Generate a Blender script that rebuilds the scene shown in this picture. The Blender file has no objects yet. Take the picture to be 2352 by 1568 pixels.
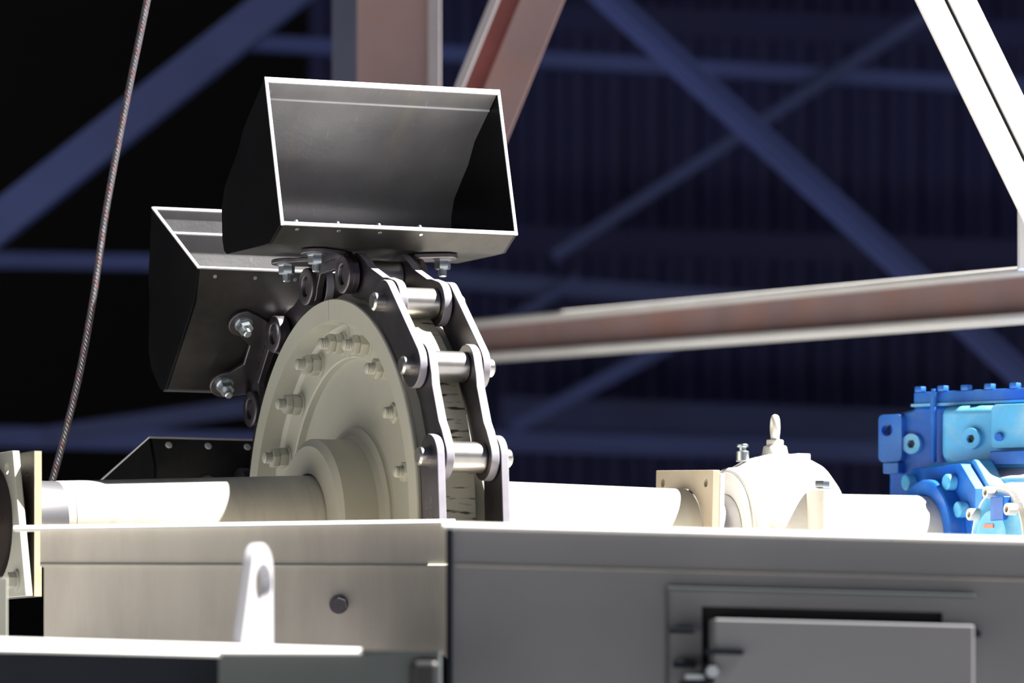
import bpy, bmesh, math, random
from mathutils import Matrix, Vector
random.seed(7)
PI = math.pi
scene = bpy.context.scene
COL = scene.collection

# ------------------------------------------------------------------ camera
F = 12000.0            # focal length in pixels of the 2352 px wide frame
HY = 1700.0            # image row of the horizon (camera held level, lens shifted up)
CAMZ = 1.6
cam = bpy.data.cameras.new('camera')
cam.sensor_width = 36.0
cam.lens = 36.0 * F / 2352.0
cam.shift_y = (HY - 784.0) / 2352.0
cam.clip_end = 200.0
cam.dof.use_dof = True
cam.dof.focus_distance = 15.95
cam.dof.aperture_fstop = 2.0
co = bpy.data.objects.new('camera', cam)
COL.objects.link(co)
co.location = (0, 0, CAMZ)
co.rotation_euler = (PI / 2, 0, 0)
scene.camera = co

TH = math.radians(23.92)          # direction of the head shaft in plan
UV = Vector((math.cos(TH), math.sin(TH), 0))
VV = Vector((-math.sin(TH), math.cos(TH), 0))

# ------------------------------------------------------------------ light
world = bpy.data.worlds.new('sky')
scene.world = world
world.use_nodes = True
wn = world.node_tree.nodes
wn['Background'].inputs[0].default_value = (0.50, 0.62, 1.0, 1)
wn['Background'].inputs[1].default_value = 0.08
sd = UV * 0.51 + VV * -0.22 + Vector((0, 0, 0.82))
sun = bpy.data.lights.new('sun', 'SUN')
sun.energy = 22.0
sun.color = (1.0, 0.97, 0.93)
sun.angle = math.radians(0.8)
so = bpy.data.objects.new('sun', sun)
COL.objects.link(so)
so.location = (4, 10, 14)
so.rotation_euler = sd.to_track_quat('Z', 'Y').to_euler()
vs = scene.view_settings
vs.view_transform = 'Standard'
vs.look = 'None'
vs.exposure = 0.0
vs.gamma = 1.0
vs.use_curve_mapping = False
scene.cycles.max_bounces = 8
scene.cycles.diffuse_bounces = 4
scene.cycles.sample_clamp_indirect = 4.0


def P(px, py, Y):
    """point of the place seen at a pixel, at distance Y"""
    return Vector(((px - 1176.0) * Y / F, Y, CAMZ + (HY - py) * Y / F))


# ------------------------------------------------------------------ materials
def mat(name, col, rough=0.5, metal=0.0, var=0.12, scale=6.0, dirt=None, dirt_amt=0.0, dirt_scale=3.0,
        stretch=(1, 1, 1), bump=0.0, bump_scale=120.0, spec=0.5):
    m = bpy.data.materials.new(name)
    m.use_nodes = True
    nt = m.node_tree
    N, L = nt.nodes, nt.links
    b = N['Principled BSDF']
    b.inputs['Roughness'].default_value = rough
    b.inputs['Metallic'].default_value = metal
    b.inputs['Specular IOR Level'].default_value = spec
    tc = N.new('ShaderNodeTexCoord')
    mp = N.new('ShaderNodeMapping')
    mp.inputs['Scale'].default_value = stretch
    L.new(tc.outputs['Object'], mp.inputs['Vector'])
    nz = N.new('ShaderNodeTexNoise')
    nz.inputs['Scale'].default_value = scale
    nz.inputs['Detail'].default_value = 6
    L.new(mp.outputs[0], nz.inputs['Vector'])
    cr = N.new('ShaderNodeValToRGB')
    cr.color_ramp.elements[0].position = 0.3
    cr.color_ramp.elements[1].position = 0.7
    cr.color_ramp.elements[0].color = tuple(max(0, c * (1 - var)) for c in col) + (1,)
    cr.color_ramp.elements[1].color = tuple(min(1, c * (1 + var)) for c in col) + (1,)
    L.new(nz.outputs['Fac'], cr.inputs['Fac'])
    out = cr.outputs[0]
    if dirt is not None:
        n2 = N.new('ShaderNodeTexNoise')
        n2.inputs['Scale'].default_value = dirt_scale
        n2.inputs['Detail'].default_value = 8
        n2.inputs['Roughness'].default_value = 0.65
        L.new(mp.outputs[0], n2.inputs['Vector'])
        r2 = N.new('ShaderNodeValToRGB')
        r2.color_ramp.elements[0].position = 0.48
        r2.color_ramp.elements[1].position = 0.72
        r2.color_ramp.elements[1].color = (dirt_amt,) * 3 + (1,)
        L.new(n2.outputs['Fac'], r2.inputs['Fac'])
        mx = N.new('ShaderNodeMixRGB')
        mx.inputs['Color2'].default_value = tuple(dirt) + (1,)
        L.new(r2.outputs[0], mx.inputs['Fac'])
        L.new(out, mx.inputs['Color1'])
        out = mx.outputs[0]
    L.new(out, b.inputs['Base Color'])
    if bump:
        n3 = N.new('ShaderNodeTexNoise')
        n3.inputs['Scale'].default_value = bump_scale
        n3.inputs['Detail'].default_value = 4
        L.new(tc.outputs['Object'], n3.inputs['Vector'])
        bp = N.new('ShaderNodeBump')
        bp.inputs['Strength'].default_value = bump
        bp.inputs['Distance'].default_value = 0.004
        L.new(n3.outputs['Fac'], bp.inputs['Height'])
        L.new(bp.outputs[0], b.inputs['Normal'])
    return m


M = {}
M['cream'] = mat('cream paint', (0.52, 0.52, 0.445), 0.45, var=0.05, dirt=(0.36, 0.34, 0.26), dirt_amt=0.35)
M['cream_panel'] = mat('cream panel paint', (0.80, 0.735, 0.62), 0.55, var=0.06, scale=3, dirt=(0.5, 0.45, 0.37),
                       dirt_amt=0.45, dirt_scale=2.0, stretch=(3, 3, 0.6))
M['tube'] = mat('pale shaft paint', (0.62, 0.60, 0.53), 0.4, var=0.05, dirt=(0.34, 0.31, 0.23), dirt_amt=0.4,
                dirt_scale=5.0, stretch=(3, 0.5, 0.5))
M['white'] = mat('white casting paint', (0.70, 0.685, 0.645), 0.45, var=0.04, bump=0.25, bump_scale=70)
M['white_lug'] = mat('white lug paint', (0.42, 0.42, 0.45), 0.5, var=0.03)
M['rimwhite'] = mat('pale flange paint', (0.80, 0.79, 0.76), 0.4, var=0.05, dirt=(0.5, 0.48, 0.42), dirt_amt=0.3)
M['grey'] = mat('grey box paint', (0.165, 0.164, 0.172), 0.5, var=0.07, scale=1.6, dirt=(0.13, 0.14, 0.155), dirt_amt=0.5,
                dirt_scale=1.2)
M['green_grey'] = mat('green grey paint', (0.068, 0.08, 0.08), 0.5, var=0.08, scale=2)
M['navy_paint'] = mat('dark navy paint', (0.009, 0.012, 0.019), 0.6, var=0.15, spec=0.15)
M['seam'] = mat('grey weld seam', (0.28, 0.265, 0.24), 0.5, var=0.06)
M['deck'] = mat('grey deck paint', (0.13, 0.13, 0.135), 0.6)
M['steel'] = mat('bright pin steel', (0.62, 0.60, 0.57), 0.33, 1.0, var=0.06, scale=20, bump=0.05, bump_scale=200)
M['link'] = mat('dark link steel', (0.17, 0.16, 0.18), 0.42, 1.0, var=0.15, scale=14, dirt=(0.24, 0.21, 0.2), dirt_amt=0.4)
M['edge'] = mat('cut link edge steel', (0.34, 0.325, 0.375), 0.5, 0.1, var=0.12, scale=14)
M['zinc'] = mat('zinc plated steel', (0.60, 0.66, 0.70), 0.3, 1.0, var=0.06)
M['darksteel'] = mat('dark brown steel', (0.07, 0.055, 0.052), 0.5, 0.5, var=0.2, dirt=(0.06, 0.05, 0.05), dirt_amt=0.6)
M['silver'] = mat('polished shaft steel', (0.70, 0.69, 0.72), 0.3, 0.9, var=0.05)
M['tan'] = mat('tan primed plate', (0.42, 0.36, 0.29), 0.6, var=0.08)
M['tanedge'] = mat('tan plate edge', (0.62, 0.50, 0.34), 0.6, var=0.08, dirt=(0.2, 0.14, 0.08), dirt_amt=0.35, dirt_scale=9)
M['blue'] = mat('blue gearbox paint', (0.012, 0.14, 0.62), 0.4, var=0.2, scale=9, dirt=(0.12, 0.33, 0.66), dirt_amt=0.6,
                dirt_scale=5)
M['blue_lit'] = mat('sun lightened blue paint', (0.10, 0.48, 0.88), 0.4, var=0.15, scale=9, dirt=(0.5, 0.72, 0.86), dirt_amt=0.6, dirt_scale=5)  # brighter copy of the gearbox blue, sunlight put into the colour
M['dusty_blue'] = mat('dust covered ledge', (0.72, 0.66, 0.62), 0.7, var=0.1, scale=10)
M['rust'] = mat('red primed steel', (0.30, 0.205, 0.205), 0.6, var=0.12, scale=2.5, dirt=(0.44, 0.17, 0.09), dirt_amt=0.5, dirt_scale=2.2)
M['rustdark'] = mat('dark red primed steel', (0.20, 0.055, 0.05), 0.6, var=0.15, scale=4)
M['rustpale'] = mat('pale worn primer', (0.40, 0.37, 0.39), 0.6, var=0.1, scale=4)
M['greyblue'] = mat('blue grey column side', (0.075, 0.085, 0.13), 0.6, var=0.12, scale=3)
M['beamwhite'] = mat('white structural paint', (0.86, 0.85, 0.84), 0.5, var=0.02)
M['navy'] = mat('navy girder paint', (0.031, 0.050, 0.185), 0.6, var=0.18, scale=1.5)
M['navy2'] = mat('dull navy girder paint', (0.025, 0.039, 0.135), 0.6, var=0.18, scale=1.5)
M['wall'] = mat('dark navy cladding', (0.006, 0.0085, 0.07), 0.7, var=0.2, scale=0.6)
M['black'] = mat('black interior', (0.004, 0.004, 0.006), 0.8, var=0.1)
M['ground'] = mat('concrete yard', (0.20, 0.20, 0.205), 0.8, var=0.08, scale=0.8)
M['bounceground'] = mat('pale bounce ground', (0.46, 0.455, 0.45), 0.8, var=0.08, scale=0.8)
M['darkground'] = mat('dark shop floor', (0.06, 0.06, 0.07), 0.8, var=0.1, scale=0.8)
M['rope'] = mat('steel wire strand', (0.30, 0.28, 0.30), 0.4, 0.8, var=0.2, scale=60)
M['ropered'] = mat('red marker yarn', (0.55, 0.10, 0.10), 0.7, var=0.1)
M['blackhole'] = mat('hole darkness', (0.012, 0.012, 0.014), 0.5)  # flat black standing for the shade inside holes
M['red'] = mat('orange label', (0.8, 0.25, 0.15), 0.5)


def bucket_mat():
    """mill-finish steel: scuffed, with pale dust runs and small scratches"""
    m = mat('sun lightened mill steel', (0.38, 0.375, 0.39), 0.38, 0.4, var=0.10, scale=9, bump=0.12, bump_scale=90)
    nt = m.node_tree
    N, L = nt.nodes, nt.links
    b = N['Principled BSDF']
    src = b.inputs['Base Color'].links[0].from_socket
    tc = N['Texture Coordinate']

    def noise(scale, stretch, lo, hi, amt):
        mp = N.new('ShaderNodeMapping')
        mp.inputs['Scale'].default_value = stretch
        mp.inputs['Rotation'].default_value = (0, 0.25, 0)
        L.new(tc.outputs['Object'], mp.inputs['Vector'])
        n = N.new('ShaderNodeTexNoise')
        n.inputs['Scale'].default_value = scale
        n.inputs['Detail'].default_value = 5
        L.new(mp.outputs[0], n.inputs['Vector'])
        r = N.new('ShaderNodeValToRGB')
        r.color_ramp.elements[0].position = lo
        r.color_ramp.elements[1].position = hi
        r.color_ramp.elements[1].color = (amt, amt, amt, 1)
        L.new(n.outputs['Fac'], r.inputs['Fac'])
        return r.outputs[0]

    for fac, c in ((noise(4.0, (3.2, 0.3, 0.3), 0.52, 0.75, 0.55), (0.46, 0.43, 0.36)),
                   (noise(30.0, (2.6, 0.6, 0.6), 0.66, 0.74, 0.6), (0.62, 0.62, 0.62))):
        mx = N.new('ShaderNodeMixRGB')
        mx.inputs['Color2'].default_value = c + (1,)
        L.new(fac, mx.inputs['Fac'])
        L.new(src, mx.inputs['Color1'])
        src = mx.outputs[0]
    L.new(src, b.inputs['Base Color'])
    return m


M['bucket'] = bucket_mat()  # inside faces: steel lightened to look sunlit
M['bucketshade'] = mat('shade darkened mill steel', (0.062, 0.06, 0.06), 0.5, 0.8, var=0.25, scale=7, dirt=(0.11, 0.105, 0.10), dirt_amt=0.5, dirt_scale=6)  # darker copy of the bucket steel, shade put into the colour
M['bucketside'] = mat('black side steel', (0.018, 0.018, 0.022), 0.42, 1.0, var=0.3, scale=5)
M['bucketedge'] = mat('ground edge steel', (0.74, 0.73, 0.75), 0.5, 0.3, var=0.06)


def tread_mat():
    """cream tread with black scuff lines where the links bed in"""
    m = mat('scuffed cream tread', (0.50, 0.48, 0.38), 0.5, var=0.08, scale=10)
    nt = m.node_tree
    N, L = nt.nodes, nt.links
    b = N['Principled BSDF']
    src = b.inputs['Base Color'].links[0].from_socket
    tc = N['Texture Coordinate']
    mp = N.new('ShaderNodeMapping')
    mp.inputs['Scale'].default_value = (9, 60, 60)
    L.new(tc.outputs['Object'], mp.inputs['Vector'])
    n = N.new('ShaderNodeTexNoise')
    n.inputs['Scale'].default_value = 1.1
    n.inputs['Detail'].default_value = 3
    L.new(mp.outputs[0], n.inputs['Vector'])
    r = N.new('ShaderNodeValToRGB')
    r.color_ramp.elements[0].position = 0.56
    r.color_ramp.elements[1].position = 0.63
    L.new(n.outputs['Fac'], r.inputs['Fac'])
    mx = N.new('ShaderNodeMixRGB')
    mx.inputs['Color2'].default_value = (0.05, 0.045, 0.02, 1)
    L.new(r.outputs[0], mx.inputs['Fac'])
    L.new(src, mx.inputs['Color1'])
    L.new(mx.outputs[0], b.inputs['Base Color'])
    return m


M['tread'] = tread_mat()


# ------------------------------------------------------------------ mesh helpers
class G:
    def __init__(self):
        self.bm = bmesh.new()

    def _poly(self, vs, faces, mt=None):
        if mt is not None:
            vs = [mt @ Vector(v) for v in vs]
        bv = [self.bm.verts.new(v) for v in vs]
        for f in faces:
            try:
                self.bm.faces.new([bv[i] for i in f])
            except ValueError:
                pass
        return self

    def box(self, c, s, mt=None):
        x, y, z = c
        a, b, d = s[0] / 2, s[1] / 2, s[2] / 2
        v = [(x + i * a, y + j * b, z + k * d) for i in (-1, 1) for j in (-1, 1) for k in (-1, 1)]
        f = [(0, 1, 3, 2), (4, 6, 7, 5), (0, 4, 5, 1), (2, 3, 7, 6), (0, 2, 6, 4), (1, 5, 7, 3)]
        return self._poly(v, f, mt)

    def lathe(self, prof, seg=48, a0=0.0, a1=2 * PI, mt=None, closed=False, caps=True):
        """revolve (x, r) profile about the local X axis"""
        full = abs(a1 - a0 - 2 * PI) < 1e-6
        n = seg if full else seg + 1
        vs, fs = [], []
        for i in range(n):
            a = a0 + (a1 - a0) * i / seg
            for (x, r) in prof:
                vs.append((x, -r * math.cos(a), r * math.sin(a)))
        k = len(prof)
        rng = range(k if closed else k - 1)
        for i in range(seg):
            j = (i + 1) % n
            for q in rng:
                q2 = (q + 1) % k
                fs.append((i * k + q, i * k + q2, j * k + q2, j * k + q))
        if full and not closed and caps:
            fs.append(tuple(i * k for i in range(n)))
            fs.append(tuple(i * k + k - 1 for i in reversed(range(n))))
        if not full and closed:
            fs.append(tuple(range(k)))
            fs.append(tuple((n - 1) * k + q for q in reversed(range(k))))
        return self._poly(vs, fs, mt)

    def cyl(self, p0, p1, r, seg=24, ch=0.0, r1=None):
        p0, p1 = Vector(p0), Vector(p1)
        d = p1 - p0
        L = d.length
        q = Vector((1, 0, 0)).rotation_difference(d.normalized()).to_matrix().to_4x4()
        mt = Matrix.Translation(p0) @ q
        r1 = r if r1 is None else r1
        pr = [(0, r - ch), (ch, r), (L - ch, r1), (L, r1 - ch)] if ch else [(0, r), (L, r1)]
        return self.lathe(pr, seg, mt=mt)

    def hexnut(self, p0, p1, af, rot=0.0, ch=0.15):
        p0, p1 = Vector(p0), Vector(p1)
        d = p1 - p0
        L = d.length
        q = Vector((1, 0, 0)).rotation_difference(d.normalized()).to_matrix().to_4x4()
        R = af / math.sqrt(3)
        c = L * ch
        mt = Matrix.Translation(p0) @ q
        return self.lathe([(0, R * 0.93), (c, R), (L - c, R), (L, R * 0.93)], 6, a0=rot, a1=rot + 2 * PI, mt=mt)

    def prism(self, loops, d0, d1, axis='x', mt=None):
        """plate: first loop is the outline, others are holes; loops in the two remaining axes"""
        def v3(p, d):
            return {'x': (d, p[0], p[1]), 'y': (p[0], d, p[1]), 'z': (p[0], p[1], d)}[axis]
        bm = self.bm
        for d in (d0, d1):
            edges = []
            for lp in loops:
                vs = [bm.verts.new((mt @ Vector(v3(p, d))) if mt else v3(p, d)) for p in lp]
                edges += [bm.edges.new((vs[i], vs[(i + 1) % len(vs)])) for i in range(len(vs))]
            if len(loops) == 1:
                bm.faces.new([e.verts[0] for e in edges])
            else:
                bmesh.ops.triangle_fill(bm, use_beauty=True, use_dissolve=False, edges=edges)
        for lp in loops:
            n = len(lp)
            vs = [v3(p, d0) for p in lp] + [v3(p, d1) for p in lp]
            self._poly(vs, [(i, (i + 1) % n, n + (i + 1) % n, n + i) for i in range(n)], mt)
        return self

    def tube(self, pts, r, seg=8):
        pts = [Vector(p) for p in pts]
        vs, fs = [], []
        n = len(pts)
        for i, p in enumerate(pts):
            t = (pts[min(i + 1, n - 1)] - pts[max(i - 1, 0)]).normalized()
            a = t.cross(Vector((0.3, 0.9, 0.2))).normalized()
            b = t.cross(a)
            for k in range(seg):
                w = 2 * PI * k / seg
                vs.append(p + (a * math.cos(w) + b * math.sin(w)) * r)
        for i in range(n - 1):
            for k in range(seg):
                k2 = (k + 1) % seg
                fs.append((i * seg + k, i * seg + k2, (i + 1) * seg + k2, (i + 1) * seg + k))
        fs.append(tuple(range(seg)))
        fs.append(tuple((n - 1) * seg + k for k in reversed(range(seg))))
        return self._poly(vs, fs)

    def bar(self, p0, p1, w, d, out=Vector((0, -1, 0)), roll=0.0):
        """solid rectangular bar between two points: w across, d along 'out'"""
        p0, p1 = Vector(p0), Vector(p1)
        t = (p1 - p0).normalized()
        o = (out - t * out.dot(t)).normalized()
        o = Matrix.Rotation(roll, 3, t) @ o
        s = t.cross(o)
        vs = [p + s * (i * w / 2) + o * (j * d / 2) for p in (p0, p1) for i, j in ((-1, -1), (1, -1), (1, 1), (-1, 1))]
        return self._poly(vs, [(0, 1, 2, 3), (4, 7, 6, 5), (0, 4, 5, 1), (1, 5, 6, 2), (2, 6, 7, 3), (3, 7, 4, 0)])

    def ext(self, prof, p0, p1, out, closed=True):
        """extrude a section (s, o) from p0 to p1; o along 'out', s across"""
        p0, p1 = Vector(p0), Vector(p1)
        t = (p1 - p0).normalized()
        o = (out - t * out.dot(t)).normalized()
        s = t.cross(o)
        n = len(prof)
        vs = [p + s * a + o * b for p in (p0, p1) for a, b in prof]
        fs = [(i, (i + 1) % n, n + (i + 1) % n, n + i) for i in range(n)]
        fs += [tuple(range(n)), tuple(reversed(range(n, 2 * n)))]
        return self._poly(vs, fs)


def obj(name, g, m, parent=None, loc=(0, 0, 0), rot=(0, 0, 0), bev=0.0, seg=2, ang=35, label=None, weld=True, edge_m=None):
    me = bpy.data.meshes.new(name)
    bm = g.bm
    if weld:
        bmesh.ops.remove_doubles(bm, verts=bm.verts, dist=1e-6)
    bmesh.ops.recalc_face_normals(bm, faces=bm.faces)
    bm.to_mesh(me)
    bm.free()
    for p in me.polygons:
        p.use_smooth = True
    me.set_sharp_from_angle(angle=math.radians(ang))
    me.materials.append(M[m])
    if edge_m:
        me.materials.append(M[edge_m])
        for p in me.polygons:
            if abs(p.normal.x) < 0.5:
                p.material_index = 1
    o = bpy.data.objects.new(name, me)
    COL.objects.link(o)
    o.location = loc
    o.rotation_euler = rot
    if parent is not None:
        o.parent = parent
    if bev:
        b = o.modifiers.new('edge', 'BEVEL')
        b.width = bev
        b.segments = seg
        b.limit_method = 'ANGLE'
        b.angle_limit = math.radians(40)
        b.harden_normals = True
    if label:
        o['label'] = label
    return o


def thing(name, label, cat, loc=(0, 0, 0), rot=(0, 0, 0), group=None):
    o = bpy.data.objects.new(name, None)
    COL.objects.link(o)
    o.empty_display_size = 0.1
    o.location = loc
    o.rotation_euler = rot
    return tag(o, label, cat, group)


def tag(o, label, cat, group=None):
    o['label'] = label
    o['category'] = cat
    if group:
        o['group'] = group
    return o


def struct(o):
    o['kind'] = 'structure'
    return o


def copy_part(o, parent, loc=None, rot=None):
    c = o.copy()
    COL.objects.link(c)
    c.parent = parent
    if loc is not None:
        c.location = loc
    if rot is not None:
        c.rotation_euler = rot
    for ch in list(o.children):
        copy_part(ch, c)
    return c


def circle(cx, cy, r, n=24, a0=0.0, a1=2 * PI, end=False):
    m = n + 1 if end else n
    return [(cx + r * math.cos(a0 + (a1 - a0) * i / n), cy + r * math.sin(a0 + (a1 - a0) * i / n)) for i in range(m)]


# ------------------------------------------------------------------ the setting
O = P(841.8, 1215.0, 16.0)         # centre of the head wheel
RZ = (0, 0, TH)

g = G(); g.box((18.0, 3, -0.05), (40, 40, 0.1)); struct(obj('floor', g, 'ground'))
g = G(); g.box((-12.02, 3, -0.05), (20, 40, 0.1)); struct(obj('floor', g, 'bounceground'))  # this part of the unseen floor is made pale to bounce light
g = G(); g.box((8, 33.02, -0.05), (60, 20, 0.1)); struct(obj('floor', g, 'darkground'))
g = G(); g.box((4, 35.2, 7.6), (60, 25, 0.3)); struct(obj('ceiling', g, 'black'))

g = G()                             # corrugated cladding behind the girders
x0, pitch, Yw = -1.2, 0.22, 31.0
prof = []
for i in range(46):
    x = x0 + i * pitch
    prof += [(x, 0), (x + 0.10, 0), (x + 0.13, -0.05), (x + 0.19, -0.05)]
nn = len(prof)
prof += [(x, 0.02 + 0.0) for x, y in reversed(prof[:: nn - 1])]
g.prism([[(x, Yw + y) for x, y in prof]], 0.0, 7.6, 'z')
struct(obj('wall_back', g, 'wall', ang=20))
g = G(); g.box((-7.5, 38, 3.8), (16, 0.2, 7.6)); struct(obj('wall_rear_left', g, 'black'))
g = G(); g.box((-9.5, 14, 3.8), (0.2, 48, 7.6)); struct(obj('wall_left', g, 'black'))

# ------------------------------------------------------------------ dark girders at the back
def girder(name, label, a, b, wpx, Y, d=0.12, m='navy', kind='plain', cat='girder', Yb=None):
    Yb = Yb or Y
    w = wpx * (Y + Yb) / 2 / F
    g = G()
    p0, p1 = P(a[0], a[1], Y), P(b[0], b[1], Yb)
    if kind == 'angle':             # an angle section: face plate and a projecting leg
        g.ext([(-w / 2, 0), (w / 2, 0), (w / 2, 0.012), (w * 0.08, 0.012), (w * 0.08, d), (-w * 0.08, d),
               (-w * 0.08, 0.012), (-w / 2, 0.012)], p0, p1, Vector((0, -1, 0)))
    elif kind == 'channel':
        g.ext([(-w / 2, 0), (w / 2, 0), (w / 2, d), (w / 2 - 0.012, d), (w / 2 - 0.012, 0.012), (-w / 2 + 0.012, 0.012),
               (-w / 2 + 0.012, d), (-w / 2, d)], p0, p1, Vector((0, -1, 0)))
    else:
        g.bar(p0, p1, w, d)
    return tag(obj(name, g, m), label, cat)


girder('diagonal_girder', 'wide navy diagonal girder rising from left edge to the top', (-120, 606), (720, -60), 84, 25.0,
       0.16, 'navy2', 'plain')
girder('diagonal_brace', 'navy diagonal brace falling from top centre to the lower right', (1360, -35), (2420, 930), 62, 25.5,
       0.07, 'navy', 'angle', 'brace')
girder('tie_rod', 'thin navy tie crossing the long diagonal brace, rising right', (1270, 590), (2230, -30), 26, 28.41, 0.05, 'navy2',
       cat='brace')
girder('tie_rod', 'thin navy tie rising right just under the red I-beam', (1175, 985), (1640, 738), 32, 28.72, 0.05, 'navy', cat='brace')
girder('tie_rod', 'short navy tie meeting the girt right of the chain links', (1120, 770), (1330, 640), 24, 28.72, 0.05, 'navy2', cat='brace')
girder('wall_girt', 'navy horizontal girt highest on the dark back wall', (480, 93), (2600, 215), 34, 28.5, 0.10, 'navy', cat='girt')
girder('wall_girt', 'navy horizontal girt level with the chain top, right of the buckets', (900, 632), (2000, 712), 40, 28.8, 0.10, 'navy2', cat='girt')
girder('wall_girt', 'navy horizontal girt just above the white bearing housing', (900, 1006), (2300, 1046), 46, 28.8, 0.10, 'navy', cat='girt')
girder('wall_girt', 'navy horizontal girt behind the rope at mid height', (-140, 596), (520, 606), 34, 28.5, 0.10, 'navy', cat='girt')
girder('wall_girt', 'navy horizontal girt behind the rope low at the left', (-140, 1000), (640, 1018), 46, 28.0, 0.10, 'navy', cat='girt')
girder('tie_rod', 'navy tie rising gently towards the wheel, low at left', (110, 1000), (700, 915), 40, 27.92, 0.05, 'navy2', cat='brace')
girder('wall_rail', 'faint dark rail across the cladding below the tall I-beam diagonal', (1150, 548), (2600, 590), 60, 30.2, 0.04, 'wall', cat='rail')
girder('wall_rail', 'faint dark rail across the cladding at the very top', (1250, 40), (2600, 90), 60, 30.2, 0.04, 'wall', cat='rail')
girder('wall_rail', 'faint dark rail across the cladding low behind the chain', (1150, 945), (2300, 985), 70, 30.2, 0.04, 'navy2', cat='rail')

# ------------------------------------------------------------------ red primed hanger column and diagonal
t = thing('hanger_column', 'wide red primed column standing behind the top bucket', 'column', P(915, 540, 20.0))
def wl(v, o):
    return Vector(v) - Vector(o.location)
Yc = 20.0
s = Yc / F
g = G()
a, b = P(820, 540, Yc), P(820, -1750, Yc)
w = 192 * s
g.box(wl(((P(820, 0, Yc).x + P(1012, 0, Yc).x) / 2, Yc + 0.01, (a.z + b.z) / 2), t), (w, 0.02, b.z - a.z))
obj('front_flange', g, 'rust', t, bev=0.003)
g = G(); g.box(wl((P(998, 0, Yc).x, Yc - 0.012, (a.z + b.z) / 2), t), (28 * s, 0.024, b.z - a.z))
obj('edge_strip', g, 'rustpale', t, bev=0.003, label='pale edge strip')
g = G()
pl = [(P(826, 0, Yc).x - t.location.x, 0.02), (P(756, 0, Yc).x - t.location.x, 0.30), (P(756, 0, Yc).x - t.location.x + 0.015, 0.30),
      (P(826, 0, Yc).x - t.location.x + 0.015, 0.02)]
g.prism([pl], a.z - t.location.z, b.z - t.location.z, 'z')
obj('side_plate', g, 'greyblue', t, label='blue grey side plate')

t = thing('diagonal_strut', 'red primed diagonal strut leaning over the top bucket', 'strut', P(960, 520, 19.4))
Yd = 19.4
p0, p1 = P(978, 520, Yd), P(1255 + 204, -660, Yd)
g = G(); g.bar(wl(p0 + Vector((0.09, 0, 0.0)), t), wl(p1 + Vector((0.09, 0, 0)), t), 94 * Yd / F, 0.02)
obj('wide_flange', g, 'rust', t, bev=0.003)
g = G(); g.bar(wl(p0 + Vector((-0.045, 0.06, 0)), t), wl(p1 + Vector((-0.045, 0.06, 0)), t), 60 * Yd / F, 0.015)
obj('web', g, 'rustdark', t, label='dark red recessed web')
g = G(); g.bar(wl(p0 + Vector((-0.086, 0.0, 0)), t), wl(p1 + Vector((-0.086, 0, 0)), t), 18 * Yd / F, 0.13)
obj('narrow_flange', g, 'rustpale', t, label='pale narrow flange')

# ------------------------------------------------------------------ red primed I-beam and the white frame at right
pa, pb = P(900, 800, 25.4), P(2480, 668, 17.6)
t = thing('steel_beam', 'long red primed I-beam running from behind the chain to the right', 'beam', pa)
d = (pb - pa)
H = 0.180
g = G(); g.bar(wl(pa, t), wl(pb, t), 0.012, H - 0.03, out=Vector((0, 0, 1)))
obj('web', g, 'rust', t)
for nm, zz in (('top_flange', H / 2 - 0.012), ('bottom_flange', -H / 2 + 0.012)):
    g = G()
    sec = [(0.06 + 0.018 * math.cos(a), 0.016 * math.sin(a)) for a in [(-PI / 2) + PI * i / 8 for i in range(9)]]
    sec += [(-0.06 + 0.018 * math.cos(a), 0.016 * math.sin(a)) for a in [(PI / 2) + PI * i / 8 for i in range(9)]]
    up = Vector((0, 0, zz))
    g.ext(sec, wl(pa, t) + up, wl(pb, t) + up, Vector((0, 0, 1)))
    obj(nm, g, 'rimwhite', t, label='flange coloured pale for sunlight')  # red primed steel in truth; the sunlight is put into the pale colour
t = thing('raking_post', 'white raking post of two bars with a gap, top right', 'post', P(2352, 560, 16.9))
e1 = Vector((0.885, 0, 0.465))
nrm = (e1 * 0.62 + Vector((0, -1, 0)) * 0.78).normalized()
Yr = 16.8
ca_, cb_ = P(2123, -100, Yr), P(2444, 555, Yr)
tt = (cb_ - ca_).normalized()
nrm = (nrm - tt * nrm.dot(tt)).normalized()
side = tt.cross(nrm)
if side.x < 0:
    side = -side
for nm, sg in (('left_bar', -1), ('right_bar', 1)):
    g = G(); g.bar(wl(ca_ + side * sg * 0.068, t), wl(cb_ + side * sg * 0.068, t), 0.113, 0.010, out=nrm)
    obj(nm, g, 'beamwhite', t, bev=0.003)
g = G(); g.bar(wl(ca_ - nrm * 0.012, t), wl(cb_ - nrm * 0.012, t), 0.16, 0.012, out=nrm)
obj('back_plate', g, 'black', t)
t = tag(obj('upright_post', G().box((P(2372, 0, 17.0).x, 17.02, (P(0, 460, 17).z + P(0, 618, 17).z) / 2), (62 * 17 / F, 0.08, 158 * 17 / F)),
            'beamwhite', bev=0.003), 'short white upright stub standing on the red I-beam', 'post')

# ------------------------------------------------------------------ wire rope
def rope_pt(k):
    xs = [(350, -80), (338, 0), (292, 225), (246, 470), (215, 680), (182, 860), (148, 1000), (118, 1110), (96, 1180)]
    n = len(xs) - 1
    f = k * n
    i = min(int(f), n - 1)
    q = f - i
    def cr(p0, p1, p2, p3, q):
        return 0.5 * ((2 * p1) + (-p0 + p2) * q + (2 * p0 - 5 * p1 + 4 * p2 - p3) * q * q + (-p0 + 3 * p1 - 3 * p2 + p3) * q ** 3)
    idx = [max(0, i - 1), i, i + 1, min(n, i + 2)]
    return P(cr(*[xs[j][0] for j in idx], q), cr(*[xs[j][1] for j in idx], q), 16.6)


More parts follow.
